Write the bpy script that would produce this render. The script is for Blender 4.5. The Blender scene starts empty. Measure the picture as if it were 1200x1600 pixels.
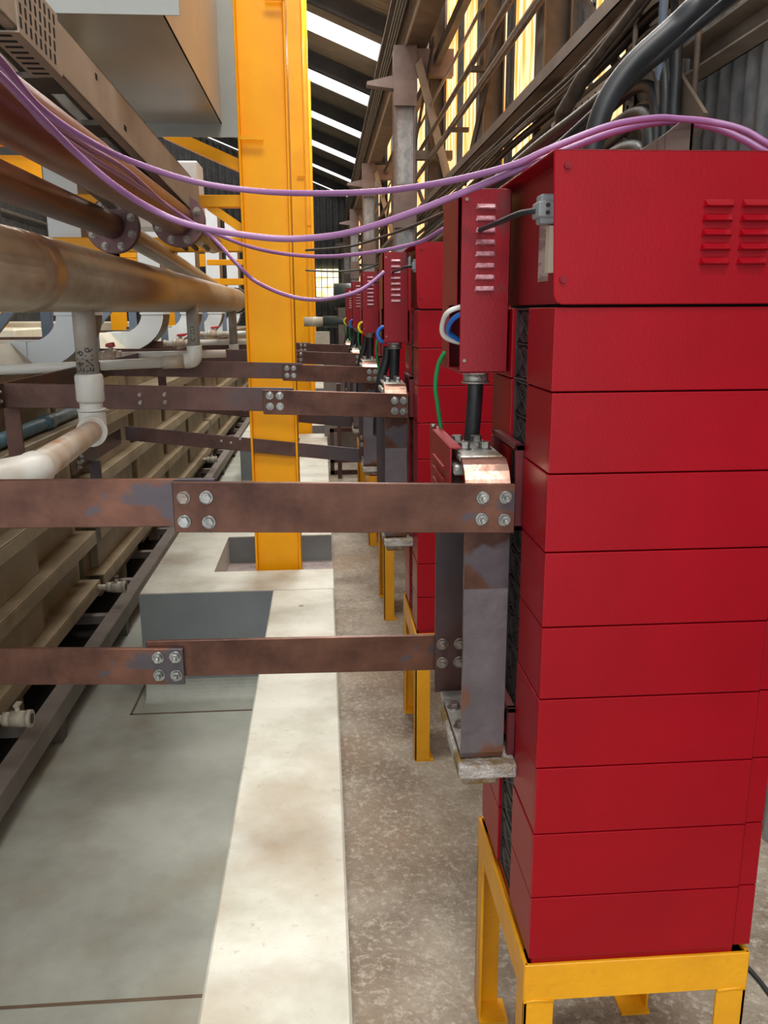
import bpy, math, random
from mathutils import Vector, Matrix
random.seed(7)
PI = math.pi
C = bpy.context.scene.collection
scene = bpy.context.scene

# ------------------------------------------------------------------ camera
cd = bpy.data.cameras.new('camera'); cam = bpy.data.objects.new('camera', cd); C.objects.link(cam)
cd.sensor_fit = 'VERTICAL'; cd.sensor_height = 36.0; cd.sensor_width = 27.0
cd.lens = 1311.0/1600.0*36.0; cd.clip_start = 0.02; cd.clip_end = 300
Rm = Matrix(((0.9974054287907024, 0.021794647187959256, -0.06861052377578553),
             (-0.07179329870033205, 0.23092277520106805, -0.9703197381044879),
             (-0.00530404379319708, 0.9727279502756099, 0.23188833923259378)))
cam.matrix_world = Matrix.Translation((0, 0, 1.55)) @ Rm.to_4x4()
scene.camera = cam
# ------------------------------------------------------------------ light
scene.view_settings.view_transform = 'Standard'; scene.view_settings.look = 'None'
scene.view_settings.gamma = 1.0; scene.view_settings.use_curve_mapping = False
scene.view_settings.exposure = 0.36
w = bpy.data.worlds.new('daylight'); scene.world = w; w.use_nodes = True
bg = w.node_tree.nodes['Background']; bg.inputs[0].default_value = (0.95, 0.97, 1.0, 1); bg.inputs[1].default_value = 1.25
def area(name, loc, rot, sx, sy, power, col):
    l = bpy.data.lights.new(name, 'AREA'); l.shape = 'RECTANGLE'; l.size = sx; l.size_y = sy
    l.energy = power; l.color = col
    o = bpy.data.objects.new(name, l); C.objects.link(o); o.location = loc; o.rotation_euler = rot
    return o
ROOF = lambda x: 6.75 + 0.4*(1.3-x)
SKY = [-6.2, -2.0, 2.2, 6.4, 10.6, 14.8, 19.0, 23.1, 27.2, 31.7, 36.2, 40.6]      # skylight strips, Y
for y in SKY[:7]:
    area('skylight_lamp', (0.1, y, ROOF(0.1)-0.30), (0, math.atan(.4), 0), 2.3, 0.9, 185, (1.0, 0.97, 0.92))

# ------------------------------------------------------------------ materials
def mat(name, c1, c2=None, rough=.5, metal=0., scale=8., bump=0., bscale=60., ramp=(.35, .65), stretch=(1, 1, 1), c3=None, spec=.5, detail=5., d3=3., speck=None, s3=2.5, r3=(.52, .56), coat=0.):
    m = bpy.data.materials.new(name); m.use_nodes = True; nt = m.node_tree; N = nt.nodes; L = nt.links
    b = N['Principled BSDF']; b.inputs['Roughness'].default_value = rough; b.inputs['Metallic'].default_value = metal
    b.inputs['Specular IOR Level'].default_value = spec
    b.inputs['Coat Weight'].default_value = coat
    b.inputs['Base Color'].default_value = (*c1, 1)
    tc = N.new('ShaderNodeTexCoord'); mp = N.new('ShaderNodeMapping'); mp.inputs['Scale'].default_value = stretch
    L.new(tc.outputs['Object'], mp.inputs[0])
    if c2:
        n = N.new('ShaderNodeTexNoise'); n.inputs['Scale'].default_value = scale; n.inputs['Detail'].default_value = detail
        n.inputs['Roughness'].default_value = .62
        L.new(mp.outputs[0], n.inputs['Vector'])
        r = N.new('ShaderNodeValToRGB'); r.color_ramp.elements[0].position = ramp[0]; r.color_ramp.elements[1].position = ramp[1]
        r.color_ramp.elements[0].color = (*c1, 1); r.color_ramp.elements[1].color = (*c2, 1)
        L.new(n.outputs[0], r.inputs[0]); out = r.outputs[0]
        if c3:
            n3 = N.new('ShaderNodeTexNoise'); n3.inputs['Scale'].default_value = s3; n3.inputs['Detail'].default_value = d3
            L.new(mp.outputs[0], n3.inputs['Vector'])
            r3_ = N.new('ShaderNodeValToRGB'); r3_.color_ramp.elements[0].position = r3[0]; r3_.color_ramp.elements[1].position = r3[1]
            L.new(n3.outputs[0], r3_.inputs[0])
            mx = N.new('ShaderNodeMix'); mx.data_type = 'RGBA'
            L.new(r3_.outputs[0], mx.inputs[0]); L.new(out, mx.inputs[6]); mx.inputs[7].default_value = (*c3, 1)
            out = mx.outputs[2]
        if speck:
            vs = N.new('ShaderNodeTexNoise'); vs.inputs['Scale'].default_value = speck[0]; vs.inputs['Detail'].default_value = 8; vs.inputs['Roughness'].default_value = .75
            L.new(tc.outputs['Object'], vs.inputs['Vector'])
            rs_ = N.new('ShaderNodeValToRGB'); rs_.color_ramp.elements[0].position = speck[1]; rs_.color_ramp.elements[1].position = speck[2]
            rs_.color_ramp.elements[0].color = (0,0,0,1)
            L.new(vs.outputs[0], rs_.inputs[0])
            mx2 = N.new('ShaderNodeMix'); mx2.data_type = 'RGBA'
            L.new(rs_.outputs[0], mx2.inputs[0]); L.new(out, mx2.inputs[6]); mx2.inputs[7].default_value = (*speck[3], 1)
            out = mx2.outputs[2]
        L.new(out, b.inputs['Base Color'])
    if bump:
        nb = N.new('ShaderNodeTexNoise'); nb.inputs['Scale'].default_value = bscale; nb.inputs['Detail'].default_value = 4
        L.new(tc.outputs['Object'], nb.inputs['Vector'])
        bp = N.new('ShaderNodeBump'); bp.inputs['Strength'].default_value = bump; bp.inputs['Distance'].default_value = .01
        L.new(nb.outputs[0], bp.inputs['Height']); L.new(bp.outputs[0], b.inputs['Normal'])
    return m
def emat(name, c1, c2, strength, scale, stretch):
    m = bpy.data.materials.new(name); m.use_nodes = True; nt = m.node_tree; N = nt.nodes; L = nt.links
    b = N['Principled BSDF']; b.inputs['Roughness'].default_value = .6
    tc = N.new('ShaderNodeTexCoord'); mp = N.new('ShaderNodeMapping'); mp.inputs['Scale'].default_value = stretch
    n = N.new('ShaderNodeTexNoise'); n.inputs['Scale'].default_value = scale; n.inputs['Detail'].default_value = 3
    r = N.new('ShaderNodeValToRGB'); r.color_ramp.elements[0].position = .42; r.color_ramp.elements[1].position = .58
    r.color_ramp.elements[0].color = (*c1, 1); r.color_ramp.elements[1].color = (*c2, 1)
    L.new(tc.outputs['Object'], mp.inputs[0]); L.new(mp.outputs[0], n.inputs['Vector']); L.new(n.outputs[0], r.inputs[0])
    L.new(r.outputs[0], b.inputs['Emission Color']); b.inputs['Emission Strength'].default_value = strength
    L.new(r.outputs[0], b.inputs['Base Color'])
    return m
M = {}
M['red'] = mat('red_paint', (.27, .0, .006), (.33, .0, .008), .38, 0, 3, .05, 260, spec=.28)
M['red_dull'] = mat('red_paint_dusty', (.24, .010, .016), (.30, .012, .02), .45, 0, 5, .1, 200, spec=.4)
M['red_worn'] = mat('red_paint_scuffed', (.22, .001, .008), (.25, .001, .009), .38, 0, 6, .06, 200, c3=(.10, .03, .03), s3=9, r3=(.58, .68), spec=.4)
M['maroon'] = mat('dark_maroon_paint', (.10, .012, .018), (.14, .016, .022), .45, 0, 8)
M['louvre'] = mat('louvre_sheen_paint', (.42, .14, .18), (.60, .34, .38), .4, 0, 120, 0, 40, (.4,.6))  # paler pink: sheen from overhead light, put into the louvre colour
M['yellow'] = mat('yellow_paint', (.86, .35, .0), (.93, .42, .0), .38, 0, 2.5, .08, 25, spec=.3)
M['yellow2'] = mat('yellow_paint_stand', (.72, .31, .004), (.84, .39, .006), .42, 0, 6, .2, 60, c3=(.5, .2, .02), s3=12, r3=(.64, .8))
M['copper'] = mat('aged_copper', (.052, .021, .014), (.22, .098, .064), .34, .6, 3.6, .10, 30, (.36, .68), (1, 1, 1.2), (.085, .072, .082), s3=4.2, r3=(.56, .585), detail=5, d3=5)
M['copper_dark'] = mat('dark_copper', (.055, .026, .021), (.14, .07, .055), .42, .5, 6, .12, 30, (.3, .7), c3=(.075, .060, .065), s3=3, r3=(.48, .62))
M['copper_grey'] = mat('oxidised_copper', (.105, .09, .10), (.155, .135, .145), .42, .45, 7, .15, 40, c3=(.17, .075, .045), s3=4.5, r3=(.58, .61))
M['copper_bright'] = mat('bright_copper', (.40, .22, .16), (.70, .44, .34), .28, .9, 14, .08, 40)
M['tinned'] = mat('tinned_metal', (.42, .43, .40), (.62, .62, .58), .42, .6, 20, .3, 90, c3=(.25, .2, .13), s3=12, r3=(.55, .7))
M['corroded'] = mat('corroded_lug', (.36, .33, .30), (.55, .53, .50), .7, .3, 30, .8, 160, c3=(.24, .16, .06), s3=14, r3=(.46, .56))
M['bolt'] = mat('zinc_bolt', (.20, .20, .19), (.42, .43, .41), .32, .85, 60, 0)
M['bolt_dark'] = mat('stained_bolt', (.18, .14, .12), (.35, .31, .27), .4, .7, 60, 0)
M['fan'] = mat('black_fan_plastic', (.022, .022, .022), (.05, .05, .05), .45, 0, 20)
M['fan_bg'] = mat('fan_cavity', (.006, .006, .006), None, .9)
M['black'] = mat('black_rubber', (.012, .014, .017), (.024, .028, .032), .42, 0, 10)
M['cable_grey'] = mat('dark_dusty_cable', (.045, .042, .036), (.10, .09, .075), .6, 0, 14)
M['cable_brown'] = mat('dusty_brown_cable', (.10, .075, .055), (.20, .15, .11), .6, 0, 14)
M['purple'] = mat('purple_sheath', (.25, .11, .26), (.31, .14, .32), .36, 0, 8)
M['blue'] = mat('blue_wire', (.02, .16, .62), None, .35)
M['white_wire'] = mat('white_wire', (.75, .75, .70), None, .4)
M['yellow_wire'] = mat('yellow_wire', (.8, .6, .02), None, .4)
M['green'] = mat('green_wire', (.01, .28, .08), (.62, .62, .05), .4, 0, 16, ramp=(.56, .6), stretch=(1, 1, .6))
M['pvc'] = mat('white_pvc', (.60, .60, .55), (.70, .70, .65), .38, 0, 6, c3=(.48, .40, .32), s3=7, r3=(.55, .75))
M['pvc_dirty'] = mat('stained_pvc', (.42, .35, .26), (.58, .52, .43), .42, 0, 7, c3=(.38, .18, .08), s3=6, r3=(.5, .72))
M['pvc_bleached'] = mat('grey_pvc', (.25, .225, .195), (.40, .37, .33), .4, 0, 9)
M['bigpipe'] = mat('stained_beige_pipe', (.25, .20, .135), (.45, .39, .29), .30, 0, 7, .08, 30, (.35, .65), (1, .35, 1), (.22, .10, .038), s3=3.6, r3=(.46, .66), detail=10, d3=8)
M['redpipe'] = mat('red_oxide_pipe', (.105, .026, .013), (.17, .044, .021), .38, 0, 3, .08, 20)
M['flange'] = mat('purple_brown_flange', (.12, .055, .06), (.20, .10, .095), .5, .2, 12, .2, 60)
M['beige'] = mat('beige_frp', (.23, .18, .11), (.32, .255, .16), .45, 0, 3, .05, 20, c3=(.16, .115, .065), s3=4, r3=(.55, .75))
M['cream'] = mat('cream_lid', (.56, .51, .38), (.68, .64, .51), .5, 0, 4)
M['rail'] = mat('grey_brown_rail', (.15, .125, .11), (.21, .18, .155), .5, 0, 5, .1, 30)
M['duct'] = mat('grey_duct', (.28, .30, .28), (.34, .35, .32), .20, .1, 2, .03, 8)
M['duct_inner'] = mat('tan_duct_side', (.44, .36, .26), (.52, .44, .34), .32, 0, 2)
M['white_duct'] = mat('white_duct', (.72, .80, .84), (.80, .86, .90), .35, 0, 3, c3=(.75, .82, .85), s3=9, r3=(.6, .62))
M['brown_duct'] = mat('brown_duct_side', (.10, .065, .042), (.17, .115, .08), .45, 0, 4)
M['tray'] = mat('grey_brown_tray', (.30, .24, .185), (.40, .33, .265), .5, .1, 4, .1, 30, c3=(.22, .17, .13), s3=3, r3=(.5, .7))
M['dark'] = mat('dark_steel', (.035, .028, .024), (.075, .06, .05), .6, .1, 6)
M['steel'] = mat('brown_steel', (.085, .065, .052), (.15, .12, .095), .6, .1, 5, .1, 40)
M['steel_light'] = mat('dusty_steel', (.25, .21, .17), (.36, .31, .25), .65, 0, 6)
M['mauve_steel'] = mat('mauve_primer_steel', (.16, .115, .105), (.22, .165, .15), .55, 0, 5)
M['galv'] = mat('galvanised_sheet', (.26, .28, .30), (.42, .44, .45), .45, .35, 22, 0, 40, (.38, .62), (1, 1, .5), (.20, .20, .20), s3=2, r3=(.5, .75))
M['galv_dark'] = mat('weathered_sheet', (.10, .10, .10), (.17, .165, .155), .6, .1, 3, 0, 40)
M['roof'] = mat('roof_sheet', (.24, .20, .15), (.34, .29, .22), .7, 0, 1.5)
M['truss'] = mat('roof_truss_paint', (.045, .042, .045), (.075, .068, .065), .7, 0, 2)
M['glow_orange'] = emat('translucent_sheet', (1.0, .36, .05), (1.0, .84, .50), 1.05, 6, (1, 4.5, .25))
M['glow_white'] = emat('skylight_sheet', (.95, .97, 1.0), (1, 1, .97), 1.05, 1, (1, 1, 1))
M['glow_yellow'] = emat('yellow_pane', (1, .80, .30), (1, .97, .80), 1.3, 3, (1, 1, 1))
M['kerb'] = mat('cream_kerb_paint', (.50, .49, .40), (.70, .70, .615), .5, 0, 3.2, .25, 50, (.32, .58), c3=(.42, .34, .24), s3=2.3, r3=(.52, .74), detail=10, d3=9, speck=(26, .60, .72, (.42, .36, .28)))
M['pit'] = mat('grey_green_floor_paint', (.29, .30, .255), (.45, .465, .41), .42, 0, 2.2, .15, 40, (.33, .63), c3=(.27, .24, .18), s3=2.6, r3=(.48, .74), detail=10, d3=9, speck=(30, .64, .74, (.20, .19, .16)))
M['pitface'] = mat('grey_wall_paint', (.17, .19, .20), (.205, .225, .23), .5, 0, 3, .1, 30)
M['aisle'] = mat('worn_concrete', (.19, .148, .108), (.36, .315, .25), .6, 0, 4, .6, 60, (.36, .62), c3=(.25, .18, .12), s3=1.8, r3=(.45, .65), detail=12, d3=8, speck=(55, .50, .76, (.60, .55, .46)))
M['groove'] = mat('dirt_groove', (.10, .065, .04), (.15, .10, .06), .8, 0, 8)
M['label'] = mat('worn_paper_label', (.30, .20, .19), (.52, .42, .38), .6, 0, 30, 0, 40, (.45, .55), (1, .4, 3))
M['plug'] = mat('grey_plug', (.30, .33, .36), (.36, .39, .41), .5)
M['bluepipe'] = mat('blue_pipe', (.06, .13, .17), (.10, .19, .23), .4, 0, 8)
M['bluesteel'] = mat('blue_grey_steel', (.12, .17, .24), (.17, .22, .30), .5)
M['valve'] = mat('beige_valve', (.38, .34, .26), (.48, .44, .35), .45, 0, 12)
M['redhandle'] = mat('red_handle', (.45, .01, .015), None, .4)
M['ink'] = mat('black_marker', (.02, .02, .02), None, .6)
M['darkgreen'] = mat('dark_green_motor', (.022, .032, .03), (.04, .05, .045), .4, 0, 8)
M['mortar'] = mat('pinkish_mortar', (.28, .23, .22), (.42, .36, .34), .7, 0, 14, .5, 60)

# ------------------------------------------------------------------ mesh helpers
class MB:
    def __init__(s): s.v = []; s.f = []; s.sm = []
    def box(s, x0, x1, y0, y1, z0, z1):
        s.hexa([(x0,y0,z0),(x1,y0,z0),(x1,y1,z0),(x0,y1,z0),(x0,y0,z1),(x1,y0,z1),(x1,y1,z1),(x0,y1,z1)]); return s
    def hexa(s, p):
        b = len(s.v); s.v += [tuple(q) for q in p]
        for f in ((3,2,1,0),(4,5,6,7),(0,1,5,4),(1,2,6,5),(2,3,7,6),(3,0,4,7)):
            s.f.append(tuple(b+i for i in f)); s.sm.append(False)
        return s
    def prism(s, poly, axis, a0, a1):
        """poly 2-D outline extruded along axis ('x': poly=(y,z), 'y': (x,z), 'z': (x,y))"""
        def P(q, a):
            return (a,q[0],q[1]) if axis == 'x' else (q[0],a,q[1]) if axis == 'y' else (q[0],q[1],a)
        b = len(s.v); n = len(poly)
        s.v += [P(q,a0) for q in poly] + [P(q,a1) for q in poly]
        s.f.append(tuple(b+i for i in range(n))[::-1]); s.f.append(tuple(b+n+i for i in range(n))); s.sm += [False]*2
        for i in range(n):
            j = (i+1) % n; s.f.append((b+i,b+j,b+n+j,b+n+i)); s.sm.append(False)
        return s
    def strip(s, path, t, axis, a0, a1, smooth=True):
        """ribbon of thickness t following a 2-D path, extruded along axis"""
        pts = [Vector(p) for p in path]; L = []; Rr = []
        for i, p in enumerate(pts):
            d = ((pts[min(i+1,len(pts)-1)]-pts[i]).normalized() + (pts[i]-pts[max(i-1,0)]).normalized())
            d.normalize(); nn = Vector((-d.y, d.x))
            L.append(p+nn*t/2); Rr.append(p-nn*t/2)
        for i in range(len(pts)-1):
            s.prism([tuple(L[i]), tuple(L[i+1]), tuple(Rr[i+1]), tuple(Rr[i])], axis, a0, a1)
        return s
    def tube(s, pts, r, n=12, caps=True, smooth=True):
        P = [Vector(p) for p in pts]; b = len(s.v); rs = r if isinstance(r, (list, tuple)) else [r]*len(P)
        t0 = (P[1]-P[0]).normalized()
        u = t0.cross(Vector((0,0,1)));
        if u.length < .05: u = t0.cross(Vector((0,1,0)))
        u.normalize()
        for i, p in enumerate(P):
            t = (P[min(i+1,len(P)-1)]-P[max(i-1,0)]).normalized()
            u = (u - t*u.dot(t)).normalized(); w_ = t.cross(u)
            for k in range(n):
                a = 2*PI*k/n; s.v.append(tuple(p + (u*math.cos(a)+w_*math.sin(a))*rs[i]))
        for i in range(len(P)-1):
            for k in range(n):
                k2 = (k+1) % n; s.f.append((b+i*n+k, b+i*n+k2, b+(i+1)*n+k2, b+(i+1)*n+k)); s.sm.append(smooth)
        if caps:
            s.f.append(tuple(b+k for k in range(n))[::-1]); s.f.append(tuple(b+(len(P)-1)*n+k for k in range(n))); s.sm += [False]*2
        return s
    def ring(s, c, u, v, r0, r1, n=24):
        c = Vector(c); u = Vector(u); v = Vector(v); b = len(s.v); w_ = u.cross(v).normalized()*.0015
        for k in range(n):
            a = 2*PI*k/n; d = u*math.cos(a)+v*math.sin(a)
            s.v += [tuple(c+d*r0), tuple(c+d*r1), tuple(c+d*r1+w_), tuple(c+d*r0+w_)]
        for k in range(n):
            j = (k+1) % n
            for q in range(4):
                q2 = (q+1) % 4; s.f.append((b+k*4+q, b+j*4+q, b+j*4+q2, b+k*4+q2)); s.sm.append(False)
        return s
    def build(s, name, m, parent=None, bevel=0., kind=None, label=None, seg=1, o=None):
        me = bpy.data.meshes.new(name)
        if o is None and parent is None:
            xs = [v[0] for v in s.v]; ys = [v[1] for v in s.v]; zs = [v[2] for v in s.v]
            o = ((min(xs)+max(xs))/2, (min(ys)+max(ys))/2, min(zs))
        if o is None: o = (0,0,0)
        me.from_pydata([(v[0]-o[0], v[1]-o[1], v[2]-o[2]) for v in s.v], [], s.f)
        me.polygons.foreach_set('use_smooth', s.sm); me.materials.append(M[m]); me.update()
        ob = bpy.data.objects.new(name, me); C.objects.link(ob)
        if parent: ob.parent = parent
        ob.location = o
        if bevel:
            bm = ob.modifiers.new('bevel', 'BEVEL'); bm.width = bevel; bm.segments = seg; bm.limit_method = 'ANGLE'
        if kind: ob['kind'] = kind
        if label: ob['label'] = label
        return ob
def smooth_path(pts, n=8):
    P = [Vector(p) for p in pts]; out = []
    for i in range(len(P)-1):
        a = P[max(i-1,0)]; b = P[i]; c = P[i+1]; d = P[min(i+2,len(P)-1)]
        for k in range(n):
            t = k/n
            out.append(.5*((2*b)+(-a+c)*t+(2*a-5*b+4*c-d)*t*t+(-a+3*b-3*c+d)*t**3))
    out.append(P[-1]); return out
def tag(o, label, cat, group=None):
    o['label'] = label; o['category'] = cat
    if group: o['group'] = group
    return o
def thing(name, label, cat, loc=(0,0,0), group=None):
    o = bpy.data.objects.new(name, None); C.objects.link(o); o.location = loc; o.empty_display_size = .1
    return tag(o, label, cat, group)
def dup(root, loc, label=None):
    def cp(o, par):
        c = o.copy(); C.objects.link(c); c.parent = par
        for ch in [q for q in list(bpy.data.objects) if q.parent == o and q != c]: cp(ch, c)
        return c
    kids = {}
    r = root.copy(); C.objects.link(r); r.location = loc
    if label: r['label'] = label
    for ch in [q for q in list(bpy.data.objects) if q.parent == root]: cp(ch, r)
    return r
def hexbolt(mb, p, d, r=.011, h=.008, shaft=.0, washer=True):
    p = Vector(p); d = Vector(d).normalized()
    if washer: mb.tube([p, p+d*.002], r*1.25, 20, smooth=False); p = p+d*.002
    mb.tube([p, p+d*h], r, 6, smooth=False)
    if shaft: mb.tube([p+d*h, p+d*(h+shaft)], r*.52, 12)
    return mb
def bolt(parent, p, d, r=.011, h=.008, shaft=0., m='bolt', label=None, name='bolt'):
    return hexbolt(MB(), p, d, r, h, shaft).build(name, m, parent, bevel=.0008, label=label)

# ------------------------------------------------------------------ setting
XW = 1.30
fl = MB().box(.03, XW+.3, -3, 45, -.08, 0).build('floor', 'aisle', kind='structure')
MB().box(-16, -.28, -3, 45, -.5, -.4).build('floor_pit', 'pit', kind='structure')
# raised kerb with pedestals and column pockets
def kerb_run(y0, y1): MB().box(-.28, .03, y0, y1, -.42, .17).build('floor_kerb', 'kerb', kind='structure', bevel=.006)
PED = [4.11, 9.45, 14.75, 20.05]
ys = -3
for p in PED:
    kerb_run(ys, p)
    mb = MB()
    px = (-.95, -.62); 
    mb.box(-.95, .03, p+.004, p+.34, -.42, .17)
    mb.box(-.95, -.62, p+.34, p+1.08, -.42, .17)
    mb.box(-.95, .03, p+1.08, p+1.42, -.42, .17)
    mb.build('floor_pedestal', 'kerb', kind='structure')
    MB().box(-.62, .03, p+.34, p+1.08, -.42, .0).build('floor_pocket', 'mortar', kind='structure')
    MB().box(-.62, .028, p+1.074, p+1.08, .0, .165).build('trim_pocket', 'pitface', kind='structure')
    MB().box(-.955, -.28, p-.002, p+.004, -.42, .166).build('trim_pedestal_face', 'pitface', kind='structure')
    mb = MB(); mb.prism([(p-.002,-.4)]+[(p-.002-.075*(1-math.sin(a*PI/16)), -.4+.10*(1-math.cos(a*PI/16))) for a in range(9)], 'x', -.95, -.28)
    mb.build('trim_cove', 'pit', kind='structure')
    mb = MB(); mb.box(-1.0, -.28, p-.19, p-.178, -.402, -.3985); mb.box(-1.0, -.988, p-.19, p+.25, -.402, -.3985)
    mb.build('trim_floor_groove', 'groove', kind='structure')
    ys = p+1.42
kerb_run(ys, 44)
MB().tube([(-.13, 3.86, .168), (-.13, 3.86, .1715)], .012, 16).build('trim_kerb_anchor', 'bolt', kind='structure')
for y in (2.10, 7.4, 12.7):
    MB().box(-1.24, -.28, y-.006, y+.006, -.402, -.3985).build('trim_floor_joint', 'groove', kind='structure')

# right corrugated wall, translucent sheets as windows
def corr(y0, y1, z0, z1, x, amp=.012, pitch=.09, per=8, m='galv', name='wall_right'):
    n = max(2, int((y1-y0)/pitch*per)); mb = MB()
    for i in range(n+1):
        y = y0+(y1-y0)*i/n; xx = x+amp*math.sin(2*PI*y/pitch)
        mb.v += [(xx, y, z0), (xx, y, z1)]
    for i in range(n): mb.f.append((2*i, 2*i+2, 2*i+3, 2*i+1)); mb.sm.append(True)
    return mb.build(name, m, kind='structure')
GL = [(2.1,2.62),(3.60,4.36),(4.66,5.14),(5.42,5.95),(6.25,7.0),(7.35,8.0),(8.4,9.1),(9.6,10.4),(10.9,11.7),(12.2,13.2),(14.,14.9),(16,17),(18.3,19.4),(21,22.3),(24,25.5),(28,30)]
corr(-2, 42, -.0, 2.36, XW)
corr(-2, 42, 4.62, 6.9, XW)
y = -2
for i, (a, b) in enumerate(GL):
    corr(y, a, 2.36, 4.62, XW); corr(a, b, 2.36, 4.62, XW, m='glow_orange', name='window_%d' % (i+1)); y = b
corr(y, 42, 2.36, 4.62, XW)
# roof: sheets corrugated down the slope
def roofpanel(y0, y1, x0, x1, dz, m, name, pitch=.18, per=6):
    n = max(2, int((y1-y0)/pitch*per)); mb = MB()
    for i in range(n+1):
        yy = y0+(y1-y0)*i/n; h = .022*math.sin(2*PI*yy/pitch)
        mb.v += [(x0, yy, ROOF(x0)+h+dz), (x1, yy, ROOF(x1)+h+dz)]
    for i in range(n): mb.f.append((2*i, 2*i+2, 2*i+3, 2*i+1)); mb.sm.append(True)
    return mb.build(name, m, kind='structure')
y = -8
for i, s in enumerate(SKY):
    roofpanel(y, s-.55, -7, 1.45, 0, 'roof', 'ceiling')
    roofpanel(s-.55, s+.55, -7, 1.45, 0, 'glow_white', 'window_%d' % (30+i)); y = s+.55
roofpanel(y, 42, -7, 1.45, 0, 'roof', 'ceiling')
mb = MB(); mb.hexa([(-16,-8,6.5),(-7,-8,10.06),(-7,42,10.06),(-16,42,6.5),(-16,-8,6.6),(-7,-8,10.16),(-7,42,10.16),(-16,42,6.6)])
mb.build('ceiling_far_slope', 'roof', kind='structure')
for k, s in enumerate(SKY[3:11]):
    yy = s+1.9; mb = MB()
    for x0, x1 in ((-7, 1.3),):
        mb.hexa([(x0,yy,ROOF(x0)-.38),(x1,yy,ROOF(x1)-.38),(x1,yy+.10,ROOF(x1)-.38),(x0,yy+.10,ROOF(x0)-.38),
                 (x0,yy,ROOF(x0)-.05),(x1,yy,ROOF(x1)-.05),(x1,yy+.10,ROOF(x1)-.05),(x0,yy+.10,ROOF(x0)-.05)])
    mb.build('ceiling_truss', 'truss', kind='structure')
# far gable wall, left wall
n = 1400; mb = MB()
for i in range(n+1):
    x = -16+17.4*i/n; mb.v += [(x, 42+.05*math.sin(2*PI*x/.3), -.4), (x, 42+.05*math.sin(2*PI*x/.3), 10.2)]
for i in range(n): mb.f.append((2*i, 2*i+2, 2*i+3, 2*i+1)); mb.sm.append(True)
mb.build('wall_back', 'galv_dark', kind='structure')
corr(-2, 42, -.4, 6.6, -9.0, .02, .22, 6, 'galv_dark', 'wall_left')
MB().box(-.28, .86, 41.86, 41.9, 2.25, 3.6).build('window_60', 'glow_yellow', kind='structure')
mb = MB()
for x in (-.28, .0, .28, .57, .83): mb.box(x, x+.03, 41.78, 41.86, 2.25, 3.6)
for z in (2.25, 2.7, 3.15, 3.57): mb.box(-.28, .86, 41.78, 41.86, z, z+.03)
mb.build('trim_window_bars', 'steel', kind='structure')

# ------------------------------------------------------------------ yellow columns
def ibeam_v(mb, x0, x1, y0, y1, z0, z1, t=.012, web_facing=True):
    # flanges on the x sides, web facing the camera
    mb.box(x0, x0+t, y0, y1, z0, z1); mb.box(x1-t, x1, y0, y1, z0, z1)
    ym = y0+.035; mb.box(x0+t, x1-t, ym, ym+t, z0, z1)
cl = ['nearest yellow steel column standing in the concrete pocket', 'second yellow column behind the nearest one', 'third yellow column along the kerb', 'farthest yellow column along the kerb']
for k, p in enumerate(PED):
    yc = p+.375
    r = thing('steel_column', cl[k], 'column', (-.27, yc, 0), 'yellow steel columns along the kerb')
    mb = MB(); ibeam_v(mb, -.125, .125, 0, .25, 0, 6.6); mb.build('shaft', 'yellow', r, bevel=.003)
    MB().box(-.17, .17, -.03, .30, 0, .02).build('base_plate', 'mortar', r)
    mb = MB(); mb.box(-1.15, -.125, .05, .12, 1.855, 1.925); mb.build('cross_beam', 'yellow', r, bevel=.004)
    mb = MB(); mb.box(-1.0, -.125, .05, .11, 2.07, 2.13); mb.build('cross_beam', 'yellow', r, bevel=.004)
    mb = MB(); mb.hexa([(-.50,.06,2.40),(-.125,.06,2.24),(-.125,.12,2.24),(-.50,.12,2.40),(-.50,.06,2.46),(-.125,.06,2.30),(-.125,.12,2.30),(-.50,.12,2.46)])
    mb.hexa([(-.30,.06,2.06),(-.125,.06,1.94),(-.125,.12,1.94),(-.30,.12,2.06),(-.30,.06,2.11),(-.125,.06,1.99),(-.125,.12,1.99),(-.30,.12,2.11)])
    mb.build('diagonal_brace', 'yellow', r)
    mb = MB(); mb.box(-.115,.0,-.0,.01,2.38,2.40); mb.box(.03,.12,-.004,.004,3.0,3.02); mb.build('bracket', 'yellow', r)

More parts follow.
